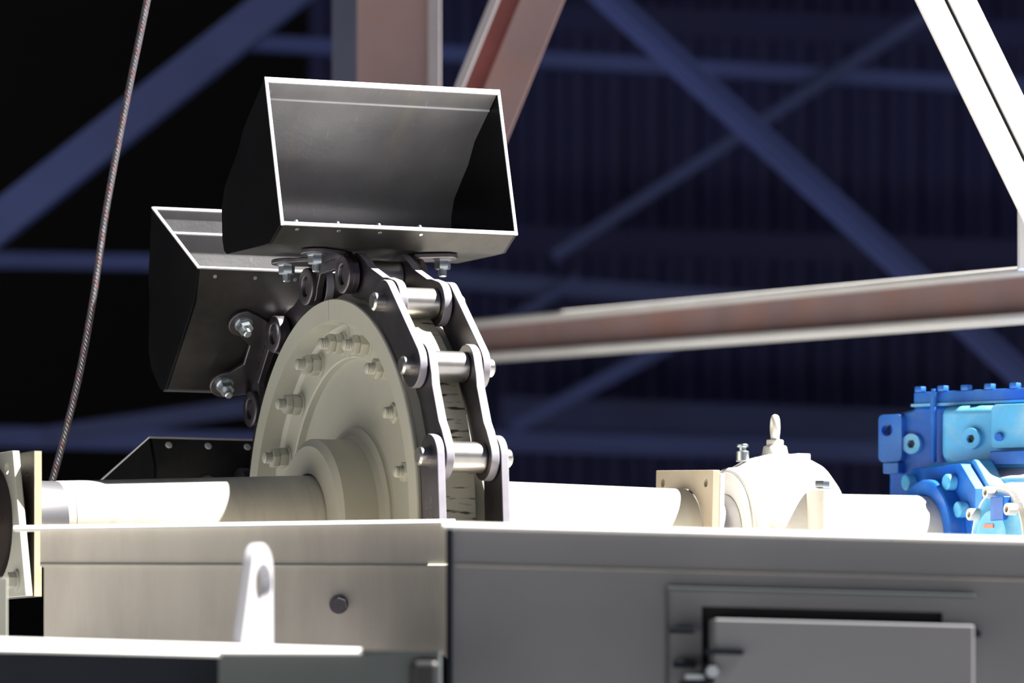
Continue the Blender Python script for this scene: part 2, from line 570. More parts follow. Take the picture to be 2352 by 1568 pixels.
t = thing('wire_rope', 'twisted steel wire rope slanting down at left', 'rope', rope_pt(1.0))
NP = 420
base = [rope_pt(i / NP) for i in range(NP + 1)]
L = 0.0
lens = [0.0]
for i in range(NP):
    L += (base[i + 1] - base[i]).length
    lens.append(L)
for nm, m, ks, rr in (('strand', 'rope', range(6), 0.0050), ('marker_yarn', 'ropered', (0.5,), 0.0013)):
    for k in ks:
        pts = []
        for i, p in enumerate(base):
            w = lens[i] / 0.075 * 2 * PI + k * PI / 3
            r = 0.0072 if nm == 'strand' else 0.0106
            pts.append(wl(p, t) + Vector((math.cos(w) * r, math.sin(w) * r, 0)))
        g = G(); g.tube(pts, rr, 6)
        obj(nm, g, m, t, label='red marker yarn' if m == 'ropered' else None)

# ------------------------------------------------------------------ head wheel
wheel = thing('head_pulley', 'cream flanged head pulley ringed with bolts', 'pulley', O, RZ)
rim_prof = [(-0.125, 0.634), (-0.125, 0.697), (-0.121, 0.700), (-0.112, 0.698), (-0.106, 0.690), (-0.056, 0.688), (-0.053, 0.72),
            (-0.047, 0.7265), (0.047, 0.7265), (0.053, 0.72), (0.056, 0.688), (0.106, 0.690), (0.112, 0.70), (0.125, 0.70),
            (0.125, 0.634), (0.056, 0.62), (0.056, 0.522), (-0.030, 0.522), (-0.052, 0.522), (-0.056, 0.526), (-0.056, 0.612), (-0.066, 0.626)]
gap = 0.0022
for a0, a1 in ((PI / 2 + gap, 3 * PI / 2 - gap), (-PI / 2 + gap, PI / 2 - gap)):
    g = G(); g.lathe(rim_prof, 72, a0, a1, closed=True)
    obj('rim_segment', g, 'cream', wheel, ang=28)
g = G(); g.lathe([(-0.0478, 0.7275), (0.0478, 0.7275)], 144, caps=False)
obj('tread_band', g, 'tread', wheel, label='black scuffed tread')
g = G(); g.lathe([(-0.030, 0.530), (-0.030, 0.335), (-0.036, 0.315), (-0.052, 0.30), (-0.052, 0.2), (0.03, 0.2), (0.03, 0.530)], 96, closed=True)
obj('web_disc', g, 'cream', wheel, ang=28)
g = G(); g.lathe([(-0.196, 0.166), (-0.196, 0.250), (-0.180, 0.272), (-0.07, 0.272), (-0.056, 0.285), (-0.050, 0.31), (0.10, 0.31), (0.19, 0.27), (0.19, 0.166)], 72, closed=True)
obj('hub', g, 'cream', wheel, ang=28)
# one bolt with its nuts and washer, then copies round the ring
RB = 0.570
def thread_prof(x0, x1, r, pitch):
    pr = [(x0, r * 0.72), (x0 + 0.003, r * 0.9)]
    x = x0 + 0.004
    while x < x1:
        pr += [(x, r), (x + pitch * 0.5, r * 0.86)]
        x += pitch
    return pr + [(x1, r)]
first = None
for k in range(-1, 10):
    a = math.radians(20 * k - 5 + 20)
    lc = (0, -RB * math.cos(a), RB * math.sin(a))
    if first is None:
        g = G(); g.lathe(thread_prof(-0.138, -0.06, 0.0175, 0.0056), 24)
        first = obj('bolt', g, 'cream', wheel, lc, ang=60)
        g = G(); g.hexnut((-0.111, 0, 0), (-0.091, 0, 0), 0.056, 0.2); obj('nut', g, 'cream', first)
        g = G(); g.hexnut((-0.090, 0, 0), (-0.062, 0, 0), 0.058, 0.5); obj('nut', g, 'cream', first)
        g = G(); g.cyl((-0.062, 0, 0), (-0.055, 0, 0), 0.038, 28, 0.001); obj('washer', g, 'cream', first)
    else:
        c = copy_part(first, wheel, lc)
        for ch in c.children:
            if ch.name.startswith('nut'):
                ch.rotation_euler = (random.uniform(0, 1), 0, 0)

# ------------------------------------------------------------------ head shaft
shaft = thing('head_shaft', 'long pale head shaft through the wheel, tapering towards both ends', 'shaft', O, RZ)
g = G(); g.lathe([(-1.02, 0.122), (-1.0, 0.128), (-0.185, 0.161), (-0.165, 0.1615), (0.165, 0.1615), (0.19, 0.161), (1.074, 0.144), (1.076, 0.142)], 64)
obj('painted_tube', g, 'tube', shaft)
g = G(); g.lathe([(-1.18, 0.127), (-0.985, 0.127), (-0.978, 0.1295), (-0.976, 0.12)], 64)
obj('end_sleeve', g, 'silver', shaft, label='bright steel end sleeve')
g = G(); g.lathe([(1.064, 0.13), (1.40, 0.13)], 64)
obj('journal', g, 'silver', shaft, label='polished steel journal')
g = G(); g.lathe([(1.45, 0.138), (2.02, 0.1395), (2.024, 0.136)], 64)
obj('output_tube', g, 'white', shaft, label='white tube beyond the bearing')

# ------------------------------------------------------------------ chain
RP = 0.7743
HALF = RP * math.sin(math.radians(11.25))     # half a pitch
RC = RP * math.cos(math.radians(11.25))
def pin_pos(phi):
    a = math.radians(phi)
    return (-RP * math.cos(a), RP * math.sin(a))     # y, z in the wheel frame
PH = {k: 58.67 + 22.5 * (1 - k) for k in range(-4, 4)}
pins = {k: pin_pos(PH[k]) for k in PH}
pins[4] = (-0.7743, pins[3][1] - 0.301)
pins[-5] = (0.7743, pins[-4][1] - 0.301)

chain = thing('bucket_chain', 'heavy steel roller chain wrapped over the cream wheel', 'chain', O, RZ)

def link_frame(k):
    """link between pin k (front) and pin k-1: centre and tilt"""
    a, b = pins[k], pins[k - 1]
    c = ((a[0] + b[0]) / 2, (a[1] + b[1]) / 2)
    ty, tz = b[0] - a[0], b[1] - a[1]
    return c, math.atan2(tz, ty)

def stadium(h, r, waist=None):
    pts = circle(h, 0, r, 14, -PI / 2, PI / 2, True)
    if waist:
        pts += [(h * 0.62, waist + (r - waist) * 0.55), (h * 0.4, waist), (-h * 0.4, waist), (-h * 0.62, waist + (r - waist) * 0.55)]
    pts += circle(-h, 0, r, 14, PI / 2, 3 * PI / 2, True)
    if waist:
        pts += [(-h * 0.62, -waist - (r - waist) * 0.55), (-h * 0.4, -waist), (h * 0.4, -waist), (h * 0.62, -waist - (r - waist) * 0.55)]
    return pts

plates = {}
def plate(name, x0, x1, pts, m='link'):
    g = G(); g.prism([pts], x0, x1, 'x')
    return obj(name, g, m, chain, bev=0.003, edge_m='edge')

protos = {}
for k in range(-3, 5):
    outer = (k % 2 == 0)
    if k in (0, -2):
        continue                    # bucket brackets take the place of the outer plates here
    c, al = link_frame(k)
    for sgn in (-1, 1):
        if outer:
            key = ('o', sgn)
            x0, x1 = sorted((sgn * 0.089, sgn * 0.114))
            mk = lambda: plate('outer_link_plate', x0, x1, stadium(HALF, 0.066))
        else:
            key = ('i', sgn)
            x0, x1 = sorted((sgn * 0.058, sgn * 0.085))
            mk = lambda: plate('inner_link_plate', x0, x1, stadium(HALF, 0.068, 0.052))
        if key not in protos:
            protos[key] = o = mk()
        else:
            o = copy_part(protos[key], chain)
        o.location = (0, c[0], c[1])
        o.rotation_euler = (al, 0, 0)
for k in range(-4, 5):
    y, z = pins[k]
    if 'pin' not in protos:
        g = G(); g.lathe([(-0.1486, 0.021), (-0.1486 + 0.006, 0.0275), (0.1426, 0.0275), (0.1486, 0.021)], 32)
        protos['pin'] = obj('pin', g, 'steel', chain, (0, y, z), label='bright steel pin')
        g = G(); g.lathe([(-0.057, 0.043), (-0.054, 0.0458), (0.054, 0.0458), (0.057, 0.043)], 40)
        protos['roller'] = obj('roller', g, 'steel', chain, (0, y, z), label='bright steel roller')
    else:
        if k in (0, -1, -2, -3):
            if 'spin' not in protos:
                g = G(); g.lathe([(-0.1215, 0.020), (-0.1195, 0.0275), (0.1195, 0.0275), (0.1215, 0.020)], 32)
                protos['spin'] = obj('pin', g, 'link', chain, (0, y, z), label='short dark pin')
            else:
                copy_part(protos['spin'], chain, (0, y, z))
        else:
            copy_part(protos['pin'], chain, (0, y, z))
        copy_part(protos['roller'], chain, (0, y, z))
# stamped marks on the descending outer plate
c, al = link_frame(4)
g = G()
for (a, b, w, h) in ((-0.055, 0.012, 0.020, 0.002), (-0.03, 0.010, 0.002, 0.010), (-0.02, 0.016, 0.014, 0.002), (-0.02, 0.006, 0.014, 0.002),
                     (0.0, 0.010, 0.002, 0.012), (0.02, 0.010, 0.022, 0.002), (0.02, 0.017, 0.022, 0.002), (-0.045, -0.02, 0.003, 0.010),
                     (-0.03, -0.02, 0.003, 0.010), (0.0, -0.02, 0.003, 0.010), (0.015, -0.018, 0.010, 0.003)):
    g.box((-0.1143, a, b), (0.0014, w, h))
obj('stamped_mark', g, 'edge', chain, (0, c[0], c[1]), (al, 0, 0))

# ------------------------------------------------------------------ buckets
BW = 0.383
def T(t_, r_):
    return (-t_, r_ - RC)
prof_b = [T(0.305, 0.882), T(0.213, 0.836), T(0.13, 0.838), T(-0.150, 0.850), T(-0.172, 0.862), T(-0.186, 0.90), T(-0.188, 1.0),
          T(-0.160, 1.058), T(-0.105, 1.103), T(-0.045, 1.150), T(0.008, 1.215), T(0.19, 1.338)]

def offset_in(pts, th):
    out = []
    cx = sum(p[0] for p in pts) / len(pts)
    cz = sum(p[1] for p in pts) / len(pts)
    for i, p in enumerate(pts):
        a = Vector(pts[max(0, i - 1)]); b = Vector(pts[min(len(pts) - 1, i + 1)])
        d = (b - a).normalized()
        n = Vector((-d.y, d.x))
        if n.dot(Vector((cx, cz)) - Vector(p)) < 0:
            n = -n
        out.append((p[0] + n.x * th, p[1] + n.y * th))
    return out


def make_bucket(label):
    t = thing('elevator_bucket', label, 'bucket', group='steel elevator buckets')
    inn = offset_in(prof_b, 0.009)
    g = G(); g.prism([prof_b + list(reversed(inn))], -BW + 0.004, BW - 0.004, 'x')
    # end faces of the sheet are an open strip; keep as n-gon
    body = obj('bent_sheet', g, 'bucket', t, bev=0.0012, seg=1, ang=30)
    body.data.materials.append(M['bucketshade'])
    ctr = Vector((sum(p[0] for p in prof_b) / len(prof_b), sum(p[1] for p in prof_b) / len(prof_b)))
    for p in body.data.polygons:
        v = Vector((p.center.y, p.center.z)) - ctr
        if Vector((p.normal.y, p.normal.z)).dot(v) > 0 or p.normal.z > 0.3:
            p.material_index = 1  # outside and inner floor get the steel darkened for shade
    for sgn in (-1, 1):
        x0, x1 = sorted((sgn * (BW - 0.006), sgn * (BW + 0.004)))
        g = G(); g.prism([prof_b], x0, x1, 'x')
        obj('side_plate', g, 'bucketside', t, bev=0.0012, seg=1, ang=30)
    # bright ground edges all round the mouth
    top, lip = Vector(prof_b[-1]), Vector(prof_b[0])
    up = (top - lip).normalized()
    out = Vector((-up.y, up.x))
    if out.x > 0:
        out = -out
    e = 0.0045
    g = G()
    for sgn in (-1, 1):
        a = lip - up * 0.004 + out * e * 0.4
        b = top + up * 0.004 + out * e * 0.4
        g.bar((sgn * (BW - 0.001), a.x, a.y), (sgn * (BW - 0.001), b.x, b.y), 0.0105, 0.005, out=Vector((0, out.x, out.y)))
    q = T(0.305, 0.882)
    g.bar((-BW, q[0] - 0.001, q[1] + 0.003), (BW, q[0] - 0.001, q[1] + 0.003), 0.011, 0.006, out=Vector((0, out.x, out.y)))
    q = T(0.19, 1.338)
    g.bar((-BW, q[0] - 0.004, q[1] - 0.005), (BW, q[0] - 0.004, q[1] - 0.005), 0.018, 0.006, out=Vector((0, out.x, out.y)))
    obj('ground_edge', g, 'bucketedge', t, bev=0.001, seg=1, label='bright ground mouth edge')
    # wear strip along the upper inside
    a, b = Vector(prof_b[-1]), Vector(prof_b[-2])
    d = (b - a).normalized(); n = Vector((-d.y, d.x))
    if n.dot(Vector(prof_b[0]) - a) < 0:
        n = -n
    o1, o2 = a + n * 0.009 + d * 0.004, a + n * 0.009 + d * 0.075
    g = G(); g.prism([[tuple(o1), tuple(o2), tuple(o2 + n * 0.003), tuple(o1 + n * 0.003)]], -BW + 0.008, BW - 0.008, 'x')
    obj('wear_strip', g, 'bucket', t, bev=0.001, seg=1)
    ob = o2 + n * 0.002
    g = G(); g.cyl((-BW + 0.008, ob.x, ob.y), (BW - 0.008, ob.x, ob.y), 0.005, 10)
    obj('weld_bead', g, 'bucketedge', t, label='pale weld bead')
    # studs added just inside the lip for its bright spots of light
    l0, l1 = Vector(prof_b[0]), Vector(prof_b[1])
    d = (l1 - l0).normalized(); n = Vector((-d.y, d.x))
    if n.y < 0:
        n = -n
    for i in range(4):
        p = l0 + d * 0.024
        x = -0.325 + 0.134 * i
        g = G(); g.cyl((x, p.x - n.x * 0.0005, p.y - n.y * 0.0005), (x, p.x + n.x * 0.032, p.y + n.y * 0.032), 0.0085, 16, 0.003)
        obj('spot_stud', g, 'zinc', t, label='bright stud for a light spot')
    # attachment brackets
    for sgn in (-1, 1):
        xo, xi = sgn * 0.114, sgn * 0.092
        h = HALF
        R = 0.058
        out_l = circle(h, 0, R, 16, -PI * 0.5, 0.0, True) + [(h + 0.050, 0.03), (h * 0.95, 0.073), (-h * 0.95, 0.073), (-h - 0.050, 0.03)]
        out_l += circle(-h, 0, R, 16, PI, PI * 1.5, True)
        out_l += [(-h + 0.045, -0.045), (-h + 0.062, -0.005), (-h + 0.085, 0.028), (h - 0.085, 0.028), (h - 0.062, -0.005), (h - 0.045, -0.045)]
        g = G()
        x0, x1 = sorted((xo, xi))
        g.prism([out_l], x0, x1, 'x')
        for y in (-h, h):
            p_ = [(sgn * 0.110, R), (sgn * 0.128, R), (sgn * 0.130, R - 0.003), (sgn * 0.130, 0.032), (sgn * 0.120, 0.030), (sgn * 0.110, 0.030)]
            g.lathe(p_, 36, mt=Matrix.Translation((0, y, 0)), closed=True)
        br = obj('attachment_bracket', g, 'link', t, bev=0.003)
        ys = (-0.140, 0.105)
        fl = [(xi, -0.150)]
        fl = [(sgn * 0.098, -h * 0.9)] + [(sgn * (0.205 + 0.05 * math.cos(a)), ys[0] + 0.05 * math.sin(a)) for a in [-PI / 2 + PI * i / 10 for i in range(11)]]
        fl += [(sgn * 0.165, ys[0] + 0.085), (sgn * 0.165, ys[1] - 0.085)]
        fl += [(sgn * (0.205 + 0.05 * math.cos(a)), ys[1] + 0.05 * math.sin(a)) for a in [-PI / 2 + PI * i / 10 for i in range(11)]]
        fl += [(sgn * 0.098, h * 0.9)]
        g = G(); g.prism([fl], 0.060, 0.075, 'z')
        obj('flange', g, 'link', br, bev=0.004)
        for y in ys:
            g = G()
            g.hexnut((sgn * 0.208, y, 0.0595), (sgn * 0.208, y, 0.030), 0.044, 0.3)
            g.cyl((sgn * 0.208, y, 0.036), (sgn * 0.208, y, 0.006), 0.0125, 18, 0.003)
            g.cyl((sgn * 0.208, y, 0.0601), (sgn * 0.208, y, 0.0575), 0.029, 24)
            obj('bolt', g, 'zinc', br, label='shiny zinc bolt and nut')
        if sgn < 0:
            g = G()
            for i in range(5):
                y0 = -0.05 + 0.022 * i
                g.box((-0.1165, y0, 0.058), (0.0030, 0.012, 0.0025))
                g.box((-0.1165, y0, 0.068), (0.0030, 0.012, 0.0025))
                g.box((-0.1165, y0 + (0.006 if i % 2 else -0.006), 0.063), (0.0030, 0.0025, 0.012))
            obj('cast_mark', g, 'link', br)
    return t


def copy_tree(o, parent=None):
    c = o.copy()
    COL.objects.link(c)
    if parent is not None:
        c.parent = parent
    for ch in list(o.children):
        copy_tree(ch, c)
    return c


b1 = make_bucket('open steel bucket topmost on the chain, mouth facing the viewer')
def place_bucket(o, y, z, al):
    o.location = O + VV * y + Vector((0, 0, z))
    o.rotation_euler = (al, 0, TH)
c, al = link_frame(0); place_bucket(b1, c[0], c[1], al)
b2 = copy_tree(b1); b2['label'] = 'steel bucket tilted up at left, partly hidden behind the topmost bucket'
c, al = link_frame(-2); place_bucket(b2, c[0], c[1], al)
b3 = copy_tree(b1); b3['label'] = 'dark steel bucket low at left behind the shaft'
place_bucket(b3, RC, 0.012, -PI / 2 + PI)
b3.rotation_euler = (PI / 2 * 3 - PI * 2, 0, TH)

l0, l1 = Vector(prof_b[0]), Vector(prof_b[1])
d = (l1 - l0).normalized(); n = Vector((d.y, -d.x))
if n.y > 0:
    n = -n
p = l0 + d * 0.026
for i in range(4):  # pale discs added where light shows through holes in the lip
    x = -0.325 + 0.134 * i
    g = G(); g.cyl((x, p.x, p.y), (x, p.x + n.x * 0.006, p.y + n.y * 0.006), 0.012, 18, 0.003)
    obj('hole_light_disc', g, 'bucketedge', b3, label='pale disc for light through a lip hole')

# ------------------------------------------------------------------ seal plates
def sq(h, v, rot=0.0):
    pts = [(-h, -v), (h, -v), (h, v), (-h, v)]
    c, s_ = math.cos(rot), math.sin(rot)
    return [(x * c - y * s_, x * s_ + y * c) for x, y in pts]

t = thing('seal_plate', 'tan square seal plate with two bolt holes before the white bearing', 'plate', O + UV * 1.088, (math.radians(2.4), 0, TH))
hl = [circle(-0.155, 0.163, 0.013, 14), circle(0.155, 0.163, 0.013, 14), circle(-0.155, -0.19, 0.013, 14), circle(0.155, -0.19, 0.013, 14)]
g = G(); g.prism([[(-0.205, -0.235), (0.205, -0.235), (0.205, 0.203), (-0.205, 0.203)], circle(0, 0, 0.146, 40)] + hl, -0.012, 0.013, 'x')
obj('inner_plate', g, 'tan', t, bev=0.0015, seg=1)
g = G(); g.prism([[(-0.205, -0.235), (0.205, -0.235), (0.205, 0.193), (-0.205, 0.193)], circle(0, 0, 0.150, 40)], 0.0135, 0.030, 'x')
obj('outer_plate', g, 'white', t, bev=0.0015, seg=1, label='white outer plate')

t = thing('seal_plate', 'brown square seal plate with tan edge around the left shaft end', 'plate', O + UV * -1.135, RZ)
g = G(); g.prism([[(-0.228, -0.225), (0.228, -0.225), (0.228, 0.203), (-0.228, 0.203)], circle(0, 0, 0.15, 40), circle(-0.16, 0.13, 0.014, 12)], -0.012, 0.010, 'x')
obj('inner_plate', g, 'darksteel', t, bev=0.001, seg=1)
g = G(); g.box((-0.001, -0.2295, -0.011), (0.022, 0.003, 0.426)); obj('cut_edge', g, 'tanedge', t, label='tan cut edge')

t = thing('split_guard_plate', 'tilted cream plate curved around the dark collar at left edge', 'plate', O + UV * -1.185, RZ)
oo = [(-0.170, 0.205), (0.25, 0.205), (0.25, -0.225), (-0.292, -0.225)]
cut = [(0.17 * math.cos(a), -0.01 + 0.172 * math.sin(a)) for a in [2 * PI * i / 40 for i in range(40)]]
g = G(); g.prism([oo, cut, circle(-0.118, 0.155, 0.017, 14)], -0.010, 0.012, 'x')
obj('plate', g, 'cream', t, bev=0.002)
g = G(); g.hexnut((-0.011, -0.21, -0.178), (-0.04, -0.21, -0.178), 0.044, 0.2); g.cyl((-0.010, -0.21, -0.178), (-0.016, -0.21, -0.178), 0.032, 22)
obj('bolt', g, 'cream', t)
t = thing('shaft_collar', 'dark brown round collar on the left shaft end', 'collar', O + UV * -1.25, RZ)
g = G(); g.lathe([(-0.30, 0.10), (-0.30, 0.155), (-0.29, 0.164), (0.10, 0.166), (0.11, 0.13)], 56); obj('drum', g, 'darksteel', t)
g = G(); g.cyl((-0.09, -0.165, 0.0), (0.015, -0.165, 0.0), 0.022, 18, 0.006); obj('set_bolt', g, 'link', t)

# ------------------------------------------------------------------ bearing housing
t = thing('bearing_housing', 'white cast bearing housing with an eye bolt on top', 'bearing', O + UV * 1.40, RZ)
x = -0.175
g = G()
g.lathe([(x, 0.135), (x, 0.205), (x + 0.01, 0.214), (x + 0.035, 0.217), (x + 0.05, 0.225), (x + 0.09, 0.246), (x + 0.15, 0.262), (x + 0.20, 0.264), (x + 0.25, 0.258),
         (x + 0.30, 0.236), (x + 0.335, 0.20), (x + 0.345, 0.145)], 72)
g.box((0, 0, -0.19), (0.24, 0.62, 0.20))
obj('casting', g, 'white', t, bev=0.004, ang=40)
g = G(); g.lathe([(x - 0.006, 0.132), (x - 0.006, 0.198), (x + 0.004, 0.200), (x + 0.004, 0.132)], 60, closed=True); obj('seal_cover', g, 'white', t, label='grey seal cover')
g = G(); g.cyl((0, 0, 0.25), (0, 0, 0.288), 0.043, 28, 0.004, r1=0.037)
obj('boss', g, 'white', t, bev=0.003)
e = thing('eye_bolt', '', '')
del e['label'], e['category']
COL.objects.unlink(e); bpy.data.objects.remove(e)
g = G(); g.hexnut((0, 0, 0.287), (0, 0, 0.306), 0.050, 0.3)
pts = [(0.0, 0.030 * math.sin(a), 0.345 - 0.030 * math.cos(a) * 1.0) for a in [2 * PI * i / 32 for i in range(33)]]
g.tube(pts, 0.0125, 12)
g.cyl((0, 0, 0.30), (0, 0, 0.322), 0.014, 16)
obj('eye_bolt', g, 'white', t, rot=(0, 0, -TH + math.radians(5)))
g = G(); g.cyl((-0.115, 0.0, 0.235), (-0.115, 0, 0.268), 0.021, 18, 0.002); g.cyl((-0.115, 0, 0.266), (-0.115, 0, 0.282), 0.012, 16); g.cyl((-0.115, 0, 0.280), (-0.115, 0, 0.290), 0.019, 16, 0.003)
obj('grease_nipple', g, 'zinc', t, label='zinc grease nipple')
g = G(); g.box((0.10, 0.02, 0.25), (0.05, 0.05, 0.03)); obj('lifting_lug', g, 'white', t, bev=0.004)
for sx in (-0.0, ):
    g = G(); g.cyl((0.03, -0.262, -0.14), (0.03, -0.262, 0.138), 0.047, 32, 0.004); g.box((0.03, -0.21, -0.05), (0.07, 0.09, 0.30))
    cb = obj('cap_boss', g, 'white', t, ang=40)
    g = G(); g.hexnut((0.03, -0.262, 0.141), (0.03, -0.262, 0.165), 0.046, 0.25); g.cyl((0.03, -0.262, 0.137), (0.03, -0.262, 0.142), 0.030, 20)
    obj('bolt', g, 'zinc', cb, label='zinc cap bolt')

# ------------------------------------------------------------------ gearbox
YG = 16.92
gm = Vector((-0.53, -0.85, 0)).normalized()     # outward normal of the broad face
gd = Vector((0.85, -0.53, 0)).normalized()
GO = P(2172, 1238, YG)
RG = math.atan2(gd.y, gd.x)
gear = thing('gearbox', 'blue gearbox with a bolted cover at the right edge', 'gearbox', GO, (0, 0, RG))
# local: x along the broad face, -y towards the viewer, z up
def gx(px):                        # local x of a pixel column on the face y = 0
    k = (px - 1176.0) / F
    # GO.x + gd.x*t = k*(YG + gd.y*t)
    return (k * YG - GO.x) / (gd.x - k * gd.y)
def gz(py, px=2172):
    Y = YG + gd.y * gx(px)
    return CAMZ + (HY - py) * Y / F - GO.z
rb = 0.05
def rrect(x0, x1, z0, z1, r, n=6):
    return (circle(x1 - r, z1 - r, r, n, 0, PI / 2, True) + circle(x0 + r, z1 - r, r, n, PI / 2, PI, True) +
            circle(x0 + r, z0 + r, r, n, PI, 1.5 * PI, True) + circle(x1 - r, z0 + r, r, n, 1.5 * PI, 2 * PI, True))
z_sh = gz(945)
out = [(gx(2040), gz(1260)), (gx(2042), gz(950)), (gx(2050), gz(946)), (gx(2092), gz(938)), (gx(2104), gz(930)), (gx(2420), gz(934, 2420)), (gx(2420), gz(1260))]
g = G(); g.prism([out], 0.0, 0.50, 'y')
obj('housing', g, 'blue', gear, bev=0.012, seg=3)
g = G()
bl = [(gx(2181), gz(1055)), (gx(2183), gz(935)), (gx(2420), gz(930, 2420)), (gx(2420), gz(1085, 2420)), (gx(2215), gz(1085))]
g.prism([bl], -0.075, 0.02, 'y'); obj('side_bulge', g, 'blue_lit', gear, bev=0.03, seg=4, label='dusty side bulge, blue lightened for sunlight')
g = G(); g.prism([[(gx(2104), 0.30), (gx(2104), -0.016), (gx(2108), -0.02), (gx(2430), -0.035), (gx(2430), 0.30)]], gz(928), gz(899), 'z')
obj('cover', g, 'blue', gear, bev=0.004)
g = G(); g.prism([[(gx(2100), 0.31), (gx(2100), -0.024), (gx(2430), -0.04), (gx(2430), 0.31)]], gz(932), gz(926), 'z'); obj('cover_gasket', g, 'blue_lit', gear)
for px in (2120, 2172, 2226, 2280, 2338):
    g = G(); q = (gx(px), -0.02, gz(899)); g.hexnut(q, (q[0], q[1], q[2] + 0.017), 0.034, 0.4)
    obj('cover_bolt', g, 'blue', gear)
g = G(); q0 = (gx(2157), -0.04, gz(1062)); q1 = (gx(2157), -0.04, gz(905))
g.cyl(q0, q1, 0.0105, 16); g.cyl((q1[0], q1[1], q1[2] - 0.012), (q1[0], q1[1], q1[2] + 0.004), 0.014, 6); g.cyl(q1, (q1[0], q1[1], q1[2] + 0.016), 0.007, 12)
obj('dipstick_tube', g, 'blue', gear)
# lifting lug at the far end
g = G(); g.prism([rrect(gx(2029), gx(2082), gz(1058), gz(948), 0.018), circle(gx(2049), gz(984), 0.020, 20)], -0.035, 0.0, 'y')
obj('lifting_lug', g, 'blue', gear, bev=0.004)
g = G(); g.box(((gx(2042) + gx(2078)) / 2, -0.02, gz(1072)), (gx(2078) - gx(2042), 0.05, 0.035)); obj('foot_step', g, 'blue', gear, bev=0.004)
for px, py, yo in ((2099, 1017, 0.0), (2260, 1013, -0.075)):
    g = G(); g.prism([circle(gx(px), gz(py), 0.034, 28), circle(gx(px), gz(py), 0.014, 6)], yo - 0.022, yo + 0.004, 'y')
    pb_ = obj('drain_plug', g, 'blue_lit', gear, bev=0.003)
    g = G(); g.cyl((gx(px), yo - 0.002, gz(py)), (gx(px), yo - 0.008, gz(py)), 0.016, 12); obj('hex_recess', g, 'blackhole', pb_)
g = G(); g.prism([rrect(gx(2308), gx(2420), gz(1038), gz(938), 0.018)], -0.10, -0.06, 'y'); obj('mounting_pad', g, 'blue_lit', gear, bev=0.004)
g = G(); g.cyl((gx(2329), -0.098, gz(1012)), (gx(2329), -0.115, gz(1012)), 0.014, 16, 0.003); obj('pad_plug', g, 'blue', gear)
g = G(); g.box((gx(2365), -0.095, gz(1060)), (gx(2420) - gx(2312), 0.05, 0.045)); obj('pad_step', g, 'blue', gear, bev=0.004)
# lower casing with its dust covered shoulder
sh = [(0.0, gz(1070)), (-0.055, gz(1078)), (-0.17, gz(1110)), (-0.17, gz(1300)), (0.1, gz(1300)), (0.1, gz(1070))]
g = G(); g.prism([sh], gx(2224), gx(2440), 'x')
obj('lower_casing', g, 'blue_lit', gear, bev=0.006, seg=3)
g = G(); g.prism([[(-0.056, gz(1080) + 0.004), (-0.166, gz(1110) + 0.004), (-0.166, gz(1110)), (-0.056, gz(1080))]], gx(2228), gx(2438), 'x')
obj('shoulder_dust', g, 'dusty_blue', gear, label='dust lying on the shoulder')

# bearing flange of the gearbox, square to the shaft
fl = thing('output_flange', 'blue faceted flange and round collar where the shaft enters the gearbox', 'flange', O + UV * 1.985, RZ)
def octo(hw, top, cx, cz):
    return [(-hw, -0.20), (-hw, top - cz), (-hw + cx, top), (hw + 0.02 - cx, top), (hw + 0.02, top - cz), (hw + 0.02, -0.20)]
g = G(); g.prism([octo(0.245, 0.236, 0.095, 0.082), circle(0, 0, 0.142, 40)], 0.0, 0.042, 'x'); obj('flange_plate', g, 'blue', fl, bev=0.003)
g = G(); g.prism([octo(0.255, 0.250, 0.09, 0.082), circle(0, 0, 0.142, 40)], 0.043, 0.11, 'x'); obj('bearing_block', g, 'blue_lit', fl, bev=0.008, seg=3, label='light blue block behind the flange')
g = G(); g.lathe([(-0.055, 0.142), (-0.055, 0.186), (-0.05, 0.191), (-0.001, 0.191), (-0.001, 0.142)], 60, closed=True); obj('collar', g, 'blue', fl)
for y, z in ((-0.115, 0.178), (-0.19, 0.088), (0.16, 0.19)):
    g = G(); g.cyl((0.0, y, z), (-0.035, y, z), 0.026, 24, 0.004); obj('bolt', g, 'blue_lit', fl)

# brake / backstop unit
bk = thing('backstop_unit', 'round white drum with a blue bossed end cap beside the gearbox', 'drum', P(2290, 1246, 16.35), RZ)
g = G(); g.lathe([(0.0, 0.10), (0.0, 0.168), (0.012, 0.182), (0.05, 0.190), (0.5, 0.190)], 56); obj('drum', g, 'white', bk)
g = G(); g.lathe([(-0.022, 0.02), (-0.022, 0.10), (-0.002, 0.128), (0.0, 0.160), (0.004, 0.160)], 48); obj('end_cap', g, 'blue_lit', bk)
for y, z in ((0.125, 0.093), (0.02, 0.158), (-0.115, 0.100)):
    g = G(); g.prism([circle(y, z, 0.019, 20), circle(y, z, 0.009, 16)], -0.032, 0.01, 'x')
    q = obj('boss', g, 'white', bk, bev=0.002)
    g = G(); g.cyl((-0.024, y, z), (-0.018, y, z), 0.010, 14); obj('bore', g, 'blackhole', q)
g = G(); g.box((-0.012, -0.045, 0.105), (0.03, 0.085, 0.075)); obj('vent_box', g, 'blue', bk, bev=0.004)
g = G(); g.box((-0.024, 0.01, 0.052), (0.004, 0.06, 0.012)); obj('label_strip', g, 'red', bk, label='orange label strip')

